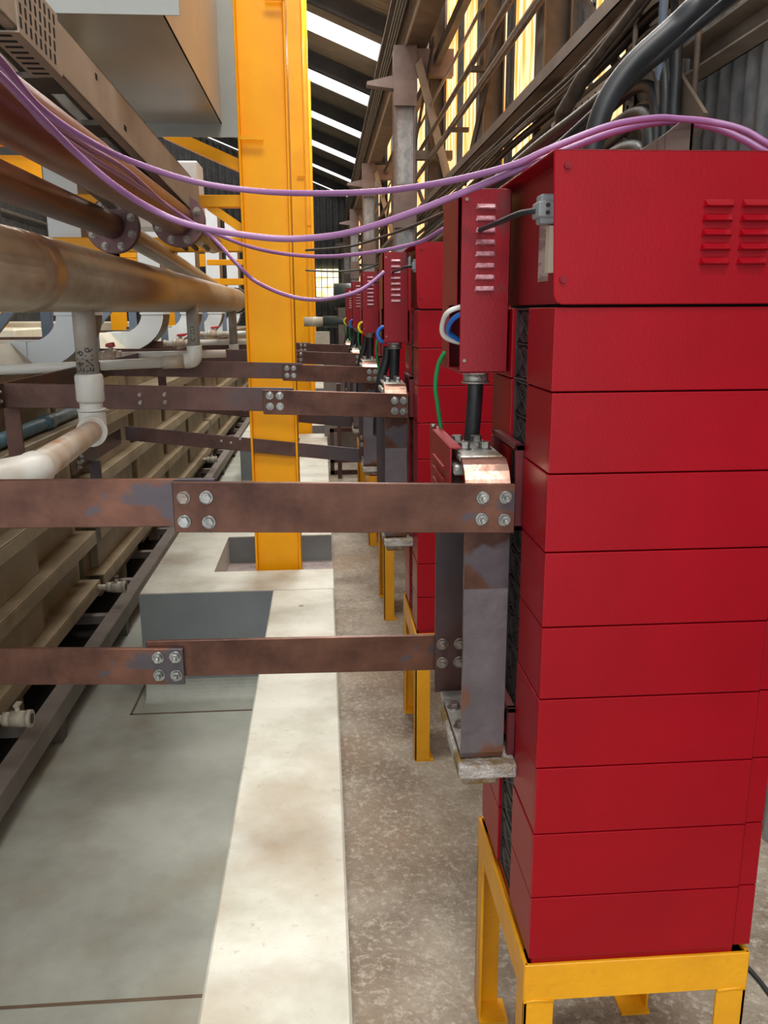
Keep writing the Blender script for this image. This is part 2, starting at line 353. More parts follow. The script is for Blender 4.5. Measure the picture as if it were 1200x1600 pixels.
# ------------------------------------------------------------------ rectifier cabinets
FR = [1.173, 2.67, 4.07, 5.50, 6.95]      # front face Y
XO = [0, -.022, -.03, -.03, -.03]
def make_stand():
    r = thing('support_stand', '', 'stand', (.322, FR[0], 0), 'yellow stands under the red cabinets')
    W, D, t = .384, .43, .006; x0 = -.006
    for (a, b, sx, sy) in ((x0, 0, 1, 1), (W, 0, -1, 1), (x0, D, 1, -1), (W, D, -1, -1)):
        mb = MB(); l = .052
        mb.box(min(a, a+sx*l), max(a, a+sx*l), min(b, b+sy*t), max(b, b+sy*t), .004, .41)
        mb.box(min(a, a+sx*t), max(a, a+sx*t), min(b, b+sy*l), max(b, b+sy*l), .004, .41)
        mb.build('leg', 'yellow2', r, bevel=.001)
        MB().box(min(a, a+sx*.065), max(a, a+sx*.065), min(b, b+sy*.065), max(b, b+sy*.065), 0, .006).build('foot_plate', 'yellow2', r)
        mb = MB(); mb.tube([(a-.001, b-sy*.001, .409), (a+sx*.02, b-sy*.001, .412), (a+sx*.052, b-sy*.001, .409)], .0025, 6)
        mb.build('weld_bead', 'yellow2', r)
    for (ax0, ax1, ay0, ay1, f) in ((x0, W, -.001, t, 'f'), (x0, W, D-t, D+.001, 'b'), (x0-.001, x0+t, 0, D, 'l'), (W-t, W+.001, 0, D, 'r')):
        mb = MB(); mb.box(ax0, ax1, ay0, ay1, .41, .482)
        if f == 'f': mb.box(ax0, ax1, 0, .05, .468, .473)
        if f == 'b': mb.box(ax0, ax1, D-.05, D, .468, .473)
        if f == 'l': mb.box(x0, x0+.05, 0, D, .468, .473)
        if f == 'r': mb.box(W-.05, W, 0, D, .468, .473)
        mb.build('rail', 'yellow2', r, bevel=.0015)
    return r
def louvre(mb, x0, x1, y, z, h=.011, d=.008):
    # pressed louvre bulging towards -y
    mb.hexa([(x0,y,z-h),(x1,y,z-h),(x1,y,z-h+.001),(x0,y,z-h+.001),(x0+.004,y-d,z-h+.002),(x1-.004,y-d,z-h+.002),(x1-.002,y,z),(x0+.002,y,z)])
    b = [(x0,y-.0005,z-h),(x0+.005,y-d,z-h+.001),(x1-.005,y-d,z-h+.001),(x1,y-.0005,z-h),(x1-.002,y-.0005,z),(x0+.002,y-.0005,z)]
    i = len(mb.v); mb.v += b; mb.f += [(i+1,i+2,i+4,i+5),(i,i+1,i+5),(i+2,i+3,i+4)]; mb.sm += [False]*3
def make_cabinet():
    r = thing('rectifier_cabinet', '', 'cabinet', (.322, FR[0], .474), 'red rectifier cabinets in a row')
    h = .118; D = .42
    MB().box(.006, .355, .006, D, 0, .020).build('plinth', 'red', r, bevel=.001)
    MB().box(.03, .37, .02, D, .02, 1.26).build('inner_body', 'fan_bg', r)
    for i in range(9):
        z0 = .021+i*h; z1 = z0+h-.0022; jx = random.uniform(-.0012, .0012); mb = MB()
        mb.box(jx, .352, 0, .010, z0, z1)                      # front
        mb.box(.354, .384, .004, D, z0, z1)                   # right strip
        mb.box(jx, .010, .0101, .150, z0, z1)                      # left side near
        mb.box(jx, .010, .262, D, z0, z1)                      # left side far
        mb.box(.010, .352, .010, D, z1-.003, z1)
        md = mb.build('module', 'red', r, bevel=.0014, seg=2)
        g = MB(); g.box(.010, .014, .154, .258, z0+.001, z1-.001); g.build('fan_backing', 'fan_bg', md)
        g = MB()
        for q in (0, 1):
            zc = z0+.029+q*.057; c = (.007, .206, zc)
            for k in range(6): g.ring(c, (0, .05*(k+1.2)/7, 0), (0, 0, .028*(k+1.2)/7), .88, 1.0, 22)
            g.box(.006, .009, .154, .258, zc-.029, zc-.027)
            for s in (-1, 1):
                g.hexa([(.006,.156,zc-s*.026),(.008,.156,zc-s*.026),(.008,.256,zc+s*.026),(.006,.256,zc+s*.026),(.006,.156,zc-s*.026+.002),(.008,.156,zc-s*.026+.002),(.008,.256,zc+s*.026+.002),(.006,.256,zc+s*.026+.002)])
        g.box(.005, .010, .151, .155, z0, z1); g.box(.005, .010, .257, .261, z0, z1); g.box(.005, .010, .151, .261, z1-.003, z1); g.box(.005, .010, .151, .261, z0, z0+.003)
        g.build('fan_grille', 'fan', md)
    # top cover
    zc0 = 1.098+.106-.0; zt = 1.283
    zc0 = .021+10*h+.001
    zt = 1.284
    mb = MB(); rr = .012
    pts = [(-.011+rr, zc0-.106+.0), (.384, zc0-.106)]
    zb = 1.0845
    poly = [(-.005, zb+rr), (-.005+rr*.3, zb+rr*.3), (-.005+rr, zb), (.384, zb), (.384, zt), (-.012, zt)]
    mb = MB(); mb.prism(poly, 'y', -.006, -.003)
    mb.box(-.012, .384, -.006, .26, zt-.003, zt)
    mb.hexa([(-.012,.26,zt-.003),(.384,.26,zt-.003),(.384,.42,zt-.003),(-.012,.42,zt-.003),(-.012,.26,zt),(.384,.26,zt),(.384,.42,zt),(-.012,.42,zt)])
    mb.box(.380, .384, -.006, .42, 1.086, zt-.003)
    cv = mb.build('top_cover', 'red', r, bevel=.0012)
    mb = MB()
    for cx in (.196, .249, .302):
        for k in range(5): louvre(mb, cx, cx+.043, -.006, 1.222-k*.0187, .010, .008)
    mb.build('louvre', 'red', cv)
    for (sx, sz) in ((.007, 1.264), (.007, 1.118), (.372, 1.264), (.372, 1.118)):
        s = MB(); s.tube([(sx,-.006,sz),(sx,-.0095,sz)], .0050, 14); s.tube([(sx,-.0095,sz),(sx,-.0105,sz)], .0025, 8); s.build('screw', 'red_worn', cv)
    mb = MB(); mb.box(.018, .022, .0, .42, 1.086, zt-.003); mb.build('recessed_side', 'red_dull', r)
    MB().box(.0165, .018, .115, .17, 1.12, 1.215).build('spec_label', 'label', r, label='worn printed paper label')
    mb = MB(); mb.box(-.012, .018, .062, .105, 1.206, 1.228); mb.box(-.008, .018, .068, .098, 1.198, 1.238); mb.build('plug', 'plug', r, bevel=.002)
    for zz in (1.212, 1.222): MB().tube([(-.0,.062,zz),(.0,.060,zz)], .003, 8).build('plug_screw', 'dark', r)
    mb = MB(); mb.tube(smooth_path([(-.01,.085,1.217),(-.03,.11,1.215),(-.045,.17,1.21),(-.055,.245,1.208),(-.06,.262,1.206)]), .0042, 10); mb.build('plug_lead', 'black', r)
    MB().box(.006, .016, .07, .09, 1.13, 1.195).build('cable_clip', 'cream', r)
    # busbar exit frames on the left side, upper and lower
    for z0, z1 in ((.72, .865), (.28, .40)):
        mb = MB(); mb.box(-.012, .002, .158, .168, z0, z1); mb.box(-.012, .002, .34, .35, z0, z1); mb.box(-.012, .002, .158, .35, z1-.01, z1); mb.box(-.012, .002, .158, .35, z0, z0+.01)
        mb.build('busbar_port', 'maroon', r, bevel=.001)
    return r
def make_box():
    r = thing('terminal_box', '', 'electrical box', (.234, 1.45, 1.446), 'louvred red terminal boxes')
    mb = MB(); mb.box(.0, .083, 0, .0025, 0, .301); mb.box(.0805, .083, 0, .21, 0, .301); mb.box(0, .083, 0, .21, .2985, .301)
    cv = mb.build('front_cover', 'red_worn', r, bevel=.001)
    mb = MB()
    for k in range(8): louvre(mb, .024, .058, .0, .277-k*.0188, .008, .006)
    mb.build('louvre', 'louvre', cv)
    for z in (.284, .022): MB().tube([(.008,.0,z),(.008,-.002,z)], .003, 10).build('screw', 'bolt_dark', cv)
    mb = MB(); mb.box(-.001, .0015, .045, .21, .115, .301); mb.box(-.001, .0015, .13, .21, 0, .115); mb.box(0, .083, .207, .21, 0, .301); mb.box(0, .083, 0, .21, 0, .003)
    mb.hexa([(-.001,.045,.115),(.0015,.045,.115),(.0015,.13,.115),(-.001,.13,.115),(-.001,.045,.3),(.0015,.045,.3),(.0015,.13,.3),(-.001,.13,.3)])
    mb.build('back_box', 'red_dull', r)
    mb = MB(); mb.tube([(.045,.09,.0),(.045,.09,-.008)], .026, 6, smooth=False); mb.tube([(.045,.09,-.008),(.045,.09,-.02)], .023, 24)
    mb.tube([(.045,.09,-.02),(.045,.09,-.024)], .026, 24); mb.build('cable_gland', 'tinned', r, bevel=.001)
    return r
def make_riser():
    """vertical copper risers with bent-over tinned ends; origin = cabinet front-left, floor"""
    r = thing('copper_riser', '', 'copper riser', (.322, FR[0], 0), 'copper risers beside the red cabinets')
    x0, x1 = -.096, -.022
    path = [(.39, 1.308), (.20, 1.308)]
    for k in range(1, 7):
        a = PI/2*k/6; path.append((.20-.052*math.sin(a), 1.308-.052*(1-math.cos(a))))
    path += [(.148, .80), (.151, .792), (.165, .787), (.36, .787)]
    path.insert(8, (.148, 1.10)); mb = MB(); mb.strip(path[8:], .010, 'x', x0, x1); fs = mb.build('front_strap', 'copper_grey', r)
    mb = MB(); mb.strip(path[7:9], .0102, 'x', x0-.0002, x1+.0002); mb.build('polished_top', 'copper', fs, label='browner polished copper upper end')
    mb = MB(); mb.strip(path[1:8], .010, 'x', x0, x1); mb.build('bent_top', 'copper_bright', r, label='bright rounded copper bend')
    mb = MB(); mb.box(x0, x1, .205, .39, 1.303, 1.314); tp = mb.build('top_plate', 'tinned', r, bevel=.002, label='tinned plate with four bolts')
    for bx in (-.078, -.042):
        for by in (.275, .355): bolt(tp, (bx, by, 1.314), (0,0,1), .011, .012, 0)
    mb = MB(); mb.box(x0-.008, x0+.02, .22, .36, 1.278, 1.296); mb.build('clamp_block', 'tinned', r, bevel=.003)
    mb = MB(); mb.box(x0+.01, 0, .25, .36, 1.262, 1.277); mb.build('lug', 'red_dull', r, bevel=.002)
    mb = MB(); mb.box(x0-.012, x1-.012, .405, .415, .79, 1.285); rs = mb.build('rear_strap', 'copper_dark', r, bevel=.001)
    for bx in (-.093, -.058):
        for bz in (.895, .855): bolt(rs, (bx, .405, bz), (0,-1,0), .010, .007, .006, 'bolt_dark')
    mb = MB(); mb.box(x0, x1, .165, .405, .783, .793); bp = mb.build('bottom_plate', 'tinned', r, bevel=.002)
    for by in (.25, .33): bolt(bp, (-.08, by, .793), (0,0,1), .011, .009, 0, 'bolt_dark')
    mb = MB(); mb.box(x0-.006, 0.0, .125, .36, .757, .783); mb.build('bottom_lug', 'corroded', r, bevel=.003)
    mb = MB(); mb.box(x0+.004, -.03, .14, .34, .738, .757); mb.build('clamp_plate', 'corroded', r, bevel=.003)
    for z in (1.20, .80):
        MB().box(x1, .0, .20, .30, z, z+.018).build('lug', 'red_dull', r, bevel=.002)
    return r
order = ['nearest', 'second', 'third', 'fourth', 'fifth']
st0 = make_stand(); ca0 = make_cabinet(); bx0 = make_box(); ri0 = make_riser()
st0['label'] = 'yellow angle-iron stand under the nearest red cabinet'
ca0['label'] = 'nearest tall red rectifier cabinet, ten stacked modules with a louvred top'
bx0['label'] = 'nearest red louvred terminal box hung beside the first cabinet'
ri0['label'] = 'large oxidised copper riser at the left side of the nearest cabinet'
for i in range(1, 5):
    dy = FR[i]-FR[0]; dx = XO[i]
    dup(st0, (.322+dx, FR[i], 0), 'yellow stand under the %s red cabinet from the camera' % order[i])
    dup(ca0, (.322+dx, FR[i], .474), '%s red rectifier cabinet from the camera, partly hidden by the one before' % order[i])
    dup(bx0, (.234+dx, 1.45+dy, 1.446), '%s red louvred terminal box along the row' % order[i])
    dup(ri0, (.322+dx, FR[i], 0), 'copper riser beside the %s red cabinet' % order[i])
MB().tube(smooth_path([(.02,.03,.115),(-.012,.04,.105),(-.02,.07,.085),(-.015,.09,.062),(.012,.10,.05),(.04,.1,.05)]), .0045, 10).build('white_lead', 'white_wire', bx0)
MB().tube(smooth_path([(.02,.03,.105),(-.0,.045,.095),(-.008,.07,.08),(-.004,.09,.065),(.02,.10,.05)]), .0045, 10).build('blue_lead', 'blue', bx0)
# power cables dropping out of the boxes
for i in range(5):
    dy = FR[i]-FR[0]; dx = XO[i]
    pts = [(.279+dx,1.54+dy,1.43),(.278+dx,1.54+dy,1.39),(.276+dx,1.56+dy,1.30),(.276+dx,1.63+dy,1.12),(.29+dx,1.66+dy,.8)]
    tag(MB().tube(smooth_path(pts), .0145 if i == 0 else .018, 16).build('power_cable', 'black'),
        'thick black cable dropping from the %s red louvred box' % order[i], 'cable', 'black drop cables under the boxes')
    if i:
        pts = [(.255+dx,1.57+dy,1.43),(.25+dx,1.57+dy,1.38),(.225+dx,1.58+dy,1.28),(.22+dx,1.66+dy,1.1)]
        tag(MB().tube(smooth_path(pts), .016, 14).build('power_cable', 'black'),
            'second black cable leaning left below the %s red louvred box' % order[i], 'cable', 'black drop cables under the boxes')
    pts = [(.233+dx,1.62+dy,1.475),(.222+dx,1.63+dy,1.45),(.218+dx,1.64+dy,1.41),(.224+dx,1.65+dy,1.37),(.23+dx,1.655+dy,1.335),(.235+dx,1.65+dy,1.30)]
    tag(MB().tube(smooth_path(pts), .0042, 10).build('earth_wire', 'green'), 'green and yellow earth wire below the %s louvred box' % order[i], 'wire', 'earth wires')
    if i:
        pts = [(.24+dx,1.50+dy,1.50),(.225+dx,1.5+dy,1.495),(.215+dx,1.5+dy,1.475),(.225+dx,1.5+dy,1.452),(.245+dx,1.51+dy,1.448)]
        tag(MB().tube(smooth_path(pts), .0065, 10).build('lead_loop', ['blue','blue','yellow_wire','blue','yellow_wire'][i]),
            'small %s wire loop at the left edge of the %s louvred box' % (['','blue','yellow','blue','yellow'][i], order[i]), 'wire')
# small red louvred plate behind the first riser
t = thing('cover_plate', 'small dark red louvred plate behind the nearest copper riser', 'plate', (.212, 1.40, 1.16))
mb = MB(); mb.hexa([(0,0,.05),(.003,0,.05),(.003,.25,.05),(0,.25,.05),(0,0,.165),(.003,0,.165),(.003,.28,.165),(0,.28,.165)]); mb.build('sheet', 'red_dull', t)
mb = MB(); mb.box(.002, .02, .0, .28, .163, .165)
for k in range(4): mb.box(-.004, 0, .06, .2, .05+k*.022, .056+k*.022)
mb.build('folded_edge', 'red_dull', t)
MB().tube([(.004,.25,.165),(.004,.25,.173)], .006, 8).build('stud', 'bolt', t)

# bracket on top of the nearest cabinet
t = thing('cable_bracket', 'dark steel gusset bracket on top of the nearest red cabinet', 'bracket', (.45, 1.39, 1.758))
mb = MB()
# gusset with a slotted hole: pieces around the slot
mb.prism([(0,0),(.085,0),(.085,.056),(0.0,.004)], 'y', 0, .006); mb.prism([(.097,0),(.142,0),(.142,.085),(.128,.088),(.097,.064)], 'y', 0, .006)
mb.prism([(.085,0),(.097,0),(.097,.014),(.085,.014)], 'y', 0, .006); mb.prism([(.085,.036),(.097,.036),(.097,.064),(.085,.056)], 'y', 0, .006)
mb.box(.136, .142, 0, .05, 0, .087)
mb.build('gusset', 'steel', t, bevel=.001)
MB().box(.13, .19, -.01, .05, 0, .005).build('base_plate', 'red_dull', t, bevel=.001)
hexbolt(MB(), (.16,.01,.005), (0,0,1), .012, .01).build('nut', 'steel', t)

# ------------------------------------------------------------------ copper busbars
def bar(name, label, x0, z0, x1, z1, h, y0, y1, m='copper', bolts=(), group=None, bface=-1, bm='bolt', shaft=0.0, br=.0088, r=None):
    """flat bar across the aisle: x0,z0 top-left to x1,z1 top-right, height h"""
    t = thing(name, label, 'busbar', ((x0+x1)/2, y0, min(z0,z1)-h), group); o = Vector(t.location)
    q = [(x0,y0,z0-h),(x1,y0,z1-h),(x1,y1,z1-h),(x0,y1,z0-h),(x0,y0,z0),(x1,y0,z1),(x1,y1,z1),(x0,y1,z0)]
    MB().hexa([tuple(Vector(p)-o) for p in q]).build('copper_strip', m, t, bevel=.0012)
    for k, (bx, bz) in enumerate(bolts):
        bolt(t, Vector((bx, y0 if bface < 0 else y1, bz))-o, (0,bface,0), br, .008, shaft, bm[k % len(bm)] if isinstance(bm, (list, tuple)) else bm)
    return t
G = 'copper busbars crossing the kerb'
# cabinet 1, upper
bar('busbar', 'nearest upper copper bar, right length bolted to the large riser', -.239, 1.2945, .304, 1.280, .081, 1.300, 1.310, 'copper',
    [(-.222,1.269),(-.187,1.269),(-.223,1.231),(-.185,1.229)], G, -1, ['bolt_dark','bolt','bolt','bolt'])
o2 = thing('bolt_set', 'four threaded bolts with nuts at the right end of the nearest upper bar', 'bolts', (.285, 1.300, 1.22))
for k, (bx, bz) in enumerate([(.251,1.259),(.288,1.259),(.250,1.224),(.287,1.222)]):
    bolt(o2, (bx-.285, 0, bz-1.22), (0,-1,0), .0086, .007, .010)
bar('busbar', 'nearest upper copper bar, left length with grey stain at the frame edge', -.95, 1.306, -.173, 1.2965, .077, 1.3105, 1.3205, 'copper', (), G)
# cabinet 1, lower
bar('busbar', 'nearest lower copper bar, left length with greyish smears', -1.0, .925, -.291, .899, .077, 1.588, 1.598, 'copper',
    [(-.341,.882),(-.307,.882),(-.341,.845),(-.307,.843)], G, -1, ['bolt','bolt','bolt','bolt'], .009, .010)
bar('busbar', 'nearest lower copper bar, right length reaching the rear strap', -.365, .913, .285, .906, .077, 1.5985, 1.608, 'copper', (), G)
# further cabinets
for i in range(1, 5):
    dy = FR[i]-FR[0]; dx = XO[i]; xl = -1.03 if i < 3 else -1.6
    Yb = 1.300+dy
    bar('busbar', 'upper copper bar of the %s cabinet, right length ending at its riser' % order[i], -.20, 1.304, .304+dx, 1.284, .081, Yb, Yb+.01, 'copper_dark' if i > 2 else 'copper',
        [(-.178,1.284),(-.145,1.283),(-.178,1.249),(-.145,1.248),(.258+dx,1.262),(.288+dx,1.261),(.258+dx,1.228),(.288+dx,1.226)], G, -1, 'bolt', .005, .0105)
    bar('busbar', 'upper copper bar of the %s cabinet, left length running to the tank line' % order[i], xl, 1.333, -.10, 1.307, .078, Yb+.0105, Yb+.0205, 'copper_dark',
        [(-.52,1.29),(-.60,1.29),(-.52,1.265),(-.60,1.265)] if i == 1 else (), G, -1, 'bolt_dark', 0, .006)
    if i < 4:
        Yl = 1.60+dy
        bar('busbar', 'lower copper bar of the %s cabinet sloping down to the right' % order[i], -1.05 if i > 1 else -1.2, .972, .26+dx, .825, .075, Yl, Yl+.01, 'copper_dark',
            [(-.55,.885),(-.50,.875),(-.45,.895)], G, -1, 'bolt', 0, .006)
# bars along the tank line
def ybar(label, x, y0, y1, z0, z1, h, bolts=()):
    t = thing('busbar', label, 'busbar', (x, (y0+y1)/2, min(z0,z1)-h), 'copper busbars along the tanks'); o = Vector(t.location)
    q = [(x,y0,z0-h),(x+.01,y0,z0-h),(x+.01,y1,z1-h),(x,y1,z1-h),(x,y0,z0),(x+.01,y0,z0),(x+.01,y1,z1),(x,y1,z1)]
    MB().hexa([tuple(Vector(p)-o) for p in q]).build('copper_strip', 'copper_dark', t, bevel=.001)
    for (by, bz) in bolts: bolt(t, Vector((x+.01, by, bz))-o, (1,0,0), .009, .008, .006)
    MB().box(-.0, .05, y0+.28-o.y, y0+.29-o.y, -.26, .01).build('copper_post', 'copper_dark', t)
ybar('copper bar running along the tanks from the second upper bar', -1.045, 2.55, 4.9, 1.333, 1.333, .08, [(2.72,1.31),(2.76,1.31),(2.72,1.28),(2.76,1.28),(2.68,1.31)])
ybar('short lower copper bar along the tanks beside the white elbow', -1.065, 3.55, 4.42, .972, .972, .08, [(3.62,.93),(3.66,.93),(3.62,.91),(3.66,.95)])
ybar('farther copper bar running along the tanks behind the columns', -1.05, 5.2, 9.5, 1.30, 1.30, .08)

# ------------------------------------------------------------------ tank line
def make_tank(y0, y1, label):
    t = thing('plating_tank', label, 'tank', (-1.5, y0, -.3), 'beige ribbed tanks'); L = y1-y0
    MB().box(-1.3, -.02, 0, L, .05, 1.22).build('shell', 'beige', t)
    MB().box(-1.3, -.10, 0, L, 1.22, 1.55).build('upper_wall', 'beige', t)
    zs = [.245, .555, .865]
    for k, z in enumerate(zs):
        mb = MB(); mb.box(-.02, .10, 0, L, z, z+.012); mb.box(.088, .10, 0, L, z-.07, z); mb.build('rib', 'beige', t, bevel=.003)
    n = int(L/1.3)
    for j in range(n):
        yy = .15+j*1.3
        for a, b in zip([.05]+zs, zs+[1.20]):
            lo = a+.012; hi = b
            MB().box(-.02, .03, yy, yy+1.12, lo, hi-.002).build('stiffener', 'beige', t, bevel=.003)
    mb = MB(); mb.box(-.10, .11, 0, L, 1.22, 1.25); mb.box(.098, .11, 0, L, 1.15, 1.22); mb.build('rim', 'beige', t, bevel=.004)
    for j in range(int(L/1.3)): MB().box(-.06, .02, .8+j*1.3, .9+j*1.3, -.1, .05).build('foot', 'beige', t)
    return t
make_tank(.35, 5.05, 'nearest beige ribbed tank on the left of the pit')
make_tank(5.15, 10.4, 'second beige ribbed tank along the pit')
make_tank(10.5, 20.5, 'far beige ribbed tank along the pit')
MB().box(-4.2, -1.36, -1, 22, -.4, -.392).build('floor_shade_under_tanks', 'fan_bg', kind='structure')  # near-black sheet: the shade below the tanks, painted on the floor
# skid rail along the pit
t = thing('skid_rail', 'long grey-brown steel rail along the pit floor before the tanks', 'rail', (-1.28, 10, -.4))
mb = MB(); mb.box(-.045, .04, -9.6, 10, .10, .20); mb.build('beam', 'rail', t, bevel=.004)
for k in range(14):
    MB().box(-.03, .03, -9.0+1.33*k, -8.93+1.33*k, 0, .10).build('foot', 'steel', t)
for k in range(26):
    MB().box(-.30, -.045, -9.3+.7*k, -9.24+.7*k, .12, .17).build('cross_tie', 'rail', t)
# drain valves
def drain_valve(y, label):
    t = thing('drain_valve', label, 'valve', (-1.31, y, -.08), 'drain valves along the tank foot')
    mb = MB(); mb.tube([(-.12,0,0),(-.02,0,0)], .018, 16); mb.tube([(-.04,0,0),(-.01,0,0)], .030, 16); mb.tube([(-.01,0,0),(.055,0,0)], .034, 20); mb.tube([(.055,0,0),(.075,0,0)], .037, 20)
    mb.tube([(.02,0,.01),(.02,0,.055)], .011, 10); mb.build('valve_body', 'valve', t)
    MB().tube([(.075,0,0),(.0765,0,0)], .022, 16).build('outlet', 'dark', t)
    MB().box(.008, .032, -.012, .03, .055, .066).build('handle', 'valve' if y < 4 else 'dark', t, bevel=.002)
drain_valve(3.28, 'beige drain valve on the skid rail, nearest of the row')
drain_valve(5.0, 'drain valve with dark handle, second along the skid rail')
drain_valve(7.4, 'drain valve on the skid rail behind the sloping lower bar')
drain_valve(9.6, 'far small drain valve on the skid rail')

# ------------------------------------------------------------------ pipes on the left
t = thing('header_pipe', 'large stained beige header pipe above the left tanks', 'pipe', (-.65, 3.4, 1.64))
MB().tube([(0,-3.3,0),(0,3.2,0)], .086, 40).build('barrel', 'bigpipe', t)
MB().tube([(0,-1.55,0),(0,-1.42,0)], .0875, 40).build('joint_band', 'bigpipe', t)
MB().tube([(0,3.18,0),(0,3.42,0)], .094, 36).build('rubber_coupling', 'black', t)
MB().tube([(0,3.42,0),(0,7,0)], .06, 24).build('tail_pipe', 'steel', t)
def marker(txt, parent, r, ang, z, size):
    cu = bpy.data.curves.new('writing', 'FONT'); cu.body = txt; cu.size = size; cu.align_x = 'LEFT'
    o = bpy.data.objects.new('handwriting', cu); C.objects.link(o)
    bpy.context.view_layer.update()
    me = bpy.data.meshes.new_from_object(o); bpy.data.objects.remove(o)
    # glyph x -> down the pipe, glyph y -> around the pipe
    for v in me.vertices:
        a = ang + v.co.y/r; v.co = Vector((r*1.03*math.sin(a), -r*1.03*math.cos(a), z+v.co.x))
    me.materials.clear(); me.materials.append(M['ink'])
    ob = bpy.data.objects.new('handwriting', me); C.objects.link(ob); ob.parent = parent
    return ob
# drop 1
t = thing('drop_pipe', 'nearest white drop pipe with handwriting and a wide coupling', 'pipe', (-.648, 2.40, 1.25))
MB().tube([(0,0,.40),(0,0,.12)], .030, 28).build('riser', 'pvc_bleached', t)
mb = MB(); mb.tube([(0,0,.138),(0,0,.132),(0,0,.066),(0,0,.06)], [.034,.038,.038,.034], 32); mb.tube([(0,0,.06),(0,0,.03)], .031, 28); mb.build('coupling', 'pvc', t)
mb = MB(); a = [(0,0,.038),(0,0,.0),(.004,-.02,-.018),(.012,-.05,-.022)]; mb.tube([(0,0,.042),(0,0,.036)], .039, 30)
mb.tube(smooth_path([(0,0,.036),(0,0,.008),(.003,-.012,-.012),(.008,-.042,-.016)], 5), .037, 28); mb.tube([(.007,-.036,-.016),(.011,-.060,-.016)], .041, 30); mb.build('elbow', 'pvc', t)
marker('F419', t, .030, -.75, .143, .030); marker('FN16', t, .030, .10, .143, .030)
q0 = Vector((.009,-.055,-.016)); q1 = Vector((.130,-.90,.028))
MB().tube([q0, q1], .029, 28).build('branch', 'pvc_dirty', t)
mb = MB(); dd = (q1-q0).normalized(); mb.tube(smooth_path([q1-dd*.03, q1+dd*.02, q1+Vector((-.015,-.05,.0)), q1+Vector((-.06,-.075,-.002)), q1+Vector((-.25,-.085,-.006))], 6), .035, 28); mb.build('branch_elbow', 'pvc', t)
# drop 2
t = thing('drop_pipe', 'second drop pipe ending in a horizontal white pipe to the left', 'pipe', (-.607, 4.10, 1.35))
MB().tube([(0,0,.25),(0,0,.02)], .029, 24).build('riser', 'pvc_bleached', t)
mb = MB(); mb.tube(smooth_path([(0,0,.05),(0,0,.01),(-.01,-.006,-.015),(-.05,-.012,-.02)], 5), .036, 24); mb.build('elbow', 'pvc', t)
MB().tube([(-.04,-.012,-.022),(-.15,-.02,-.026)], .031, 24).build('stained_sleeve', 'pvc_dirty', t)
MB().tube([(-.13,-.02,-.026),(-1.2,-.09,-.062)], .0235, 22).build('branch', 'pvc', t)
marker('C1523', t, .029, -.3, .07, .026)
# drop 3
t = thing('drop_pipe', 'third drop pipe beside the black coupling, with a small white elbow', 'pipe', (-.637, 6.2, 1.27))
MB().tube([(0,0,.33),(0,0,.04)], .029, 24).build('riser', 'pvc_bleached', t)
MB().tube(smooth_path([(0,0,.06),(0,0,.02),(-.012,0,-.004),(-.05,0,-.008)], 5), .036, 24).build('elbow', 'pvc', t)
br = MB().tube([(-.05,0,-.008),(-.85,0,-.008)], .0245, 20).build('branch', 'pvc', t)
# valve runs
for k, (y, x0, x1, z, lab) in enumerate(((4.9, -1.30, -.55, 1.315, 'nearest white pipe run with a red-handled ball valve'), (6.8, -1.22, -.5, 1.32, 'middle white pipe run with a red-handled ball valve'), (8.7, -1.2, -.5, 1.345, 'farthest white pipe run with a red-handled ball valve'))):
    t = thing('valve_run', lab, 'valve pipe', (x0, y, z), 'pipe runs with red-handled ball valves')
    MB().tube([(0,0,0),(x1-x0,0,.01)], .022, 20).build('pipe', 'pvc', t)
    mb = MB(); mb.tube([(.05,0,0),(.08,0,0)], .032, 18); mb.tube([(.08,0,0),(.14,0,0)], .038, 18); mb.tube([(.14,0,0),(.17,0,0)], .032, 18); mb.tube([(-.02,0,0),(.0,0,0)], .026, 18); mb.tube([(.11,0,.03),(.11,0,.055)], .014, 10); mb.build('valve_body', 'pvc_dirty', t)
    MB().hexa([(.085,-.02,.052),(.135,-.02,.052),(.135,.02,.052),(.085,.02,.052),(.088,-.018,.07),(.20 if k else .13,-.018,.08),(.20 if k else .13,.018,.08),(.088,.018,.07)]).build('handle', 'redhandle', t, bevel=.004)
# blue-grey pipes low on tank side
for y0, y1, lab in ((1.9, 3.15, 'blue-grey pipe on the tank side, nearest length'), (3.25, 6, 'blue-grey pipe on the tank side, farther length')):
    t = thing('blue_pipe', lab, 'pipe', (-1.47, y0, .99)); MB().tube([(0,0,0),(0,y1-y0,0)], .034, 20).build('barrel', 'bluepipe', t)
    MB().tube([(0,(y1-y0)*.45,0),(0,(y1-y0)*.45+.14,0)], .042, 20).build('coupling', 'bluepipe', t)
# flanged pipes overhead
def flanged(label, x, z, r, y0, yf, r2, y1, z1):
    t = thing('flanged_pipe', label, 'pipe', (x, yf, z), 'red oxide flanged pipes')
    MB().tube([(0,y0-yf,0),(0,0,0)], r, 36).build('barrel', 'redpipe', t)
    MB().tube([(0,.03,0),(0,.35,-.01),(0,y1-yf,z1-z)] if z1 < 1.8 else [(0,.03,0),(0,y1-yf,z1-z)], r2, 28).build('far_barrel', 'bigpipe', t)
    for a, b in ((-.0, .018), (.022, .040)):
        MB().tube([(0,a,0),(0,b,0)], .100, 48).build('flange', 'flange', t, bevel=.002)
    for k in range(8):
        a = 2*PI*(k+.5)/8; hexbolt(MB(), (.079*math.cos(a), 0, .079*math.sin(a)), (0,-1,0), .012, .010, .010).build('bolt', 'bolt_dark', t)
flanged('upper thick red oxide pipe ending in a bolted flange', -.537, 1.895, .058, .3, 3.4, .045, 4.45, 1.885)
flanged('lower thin red oxide pipe ending in a bolted flange', -.785, 1.872, .047, .6, 3.4, .045, 8.0, 1.66)

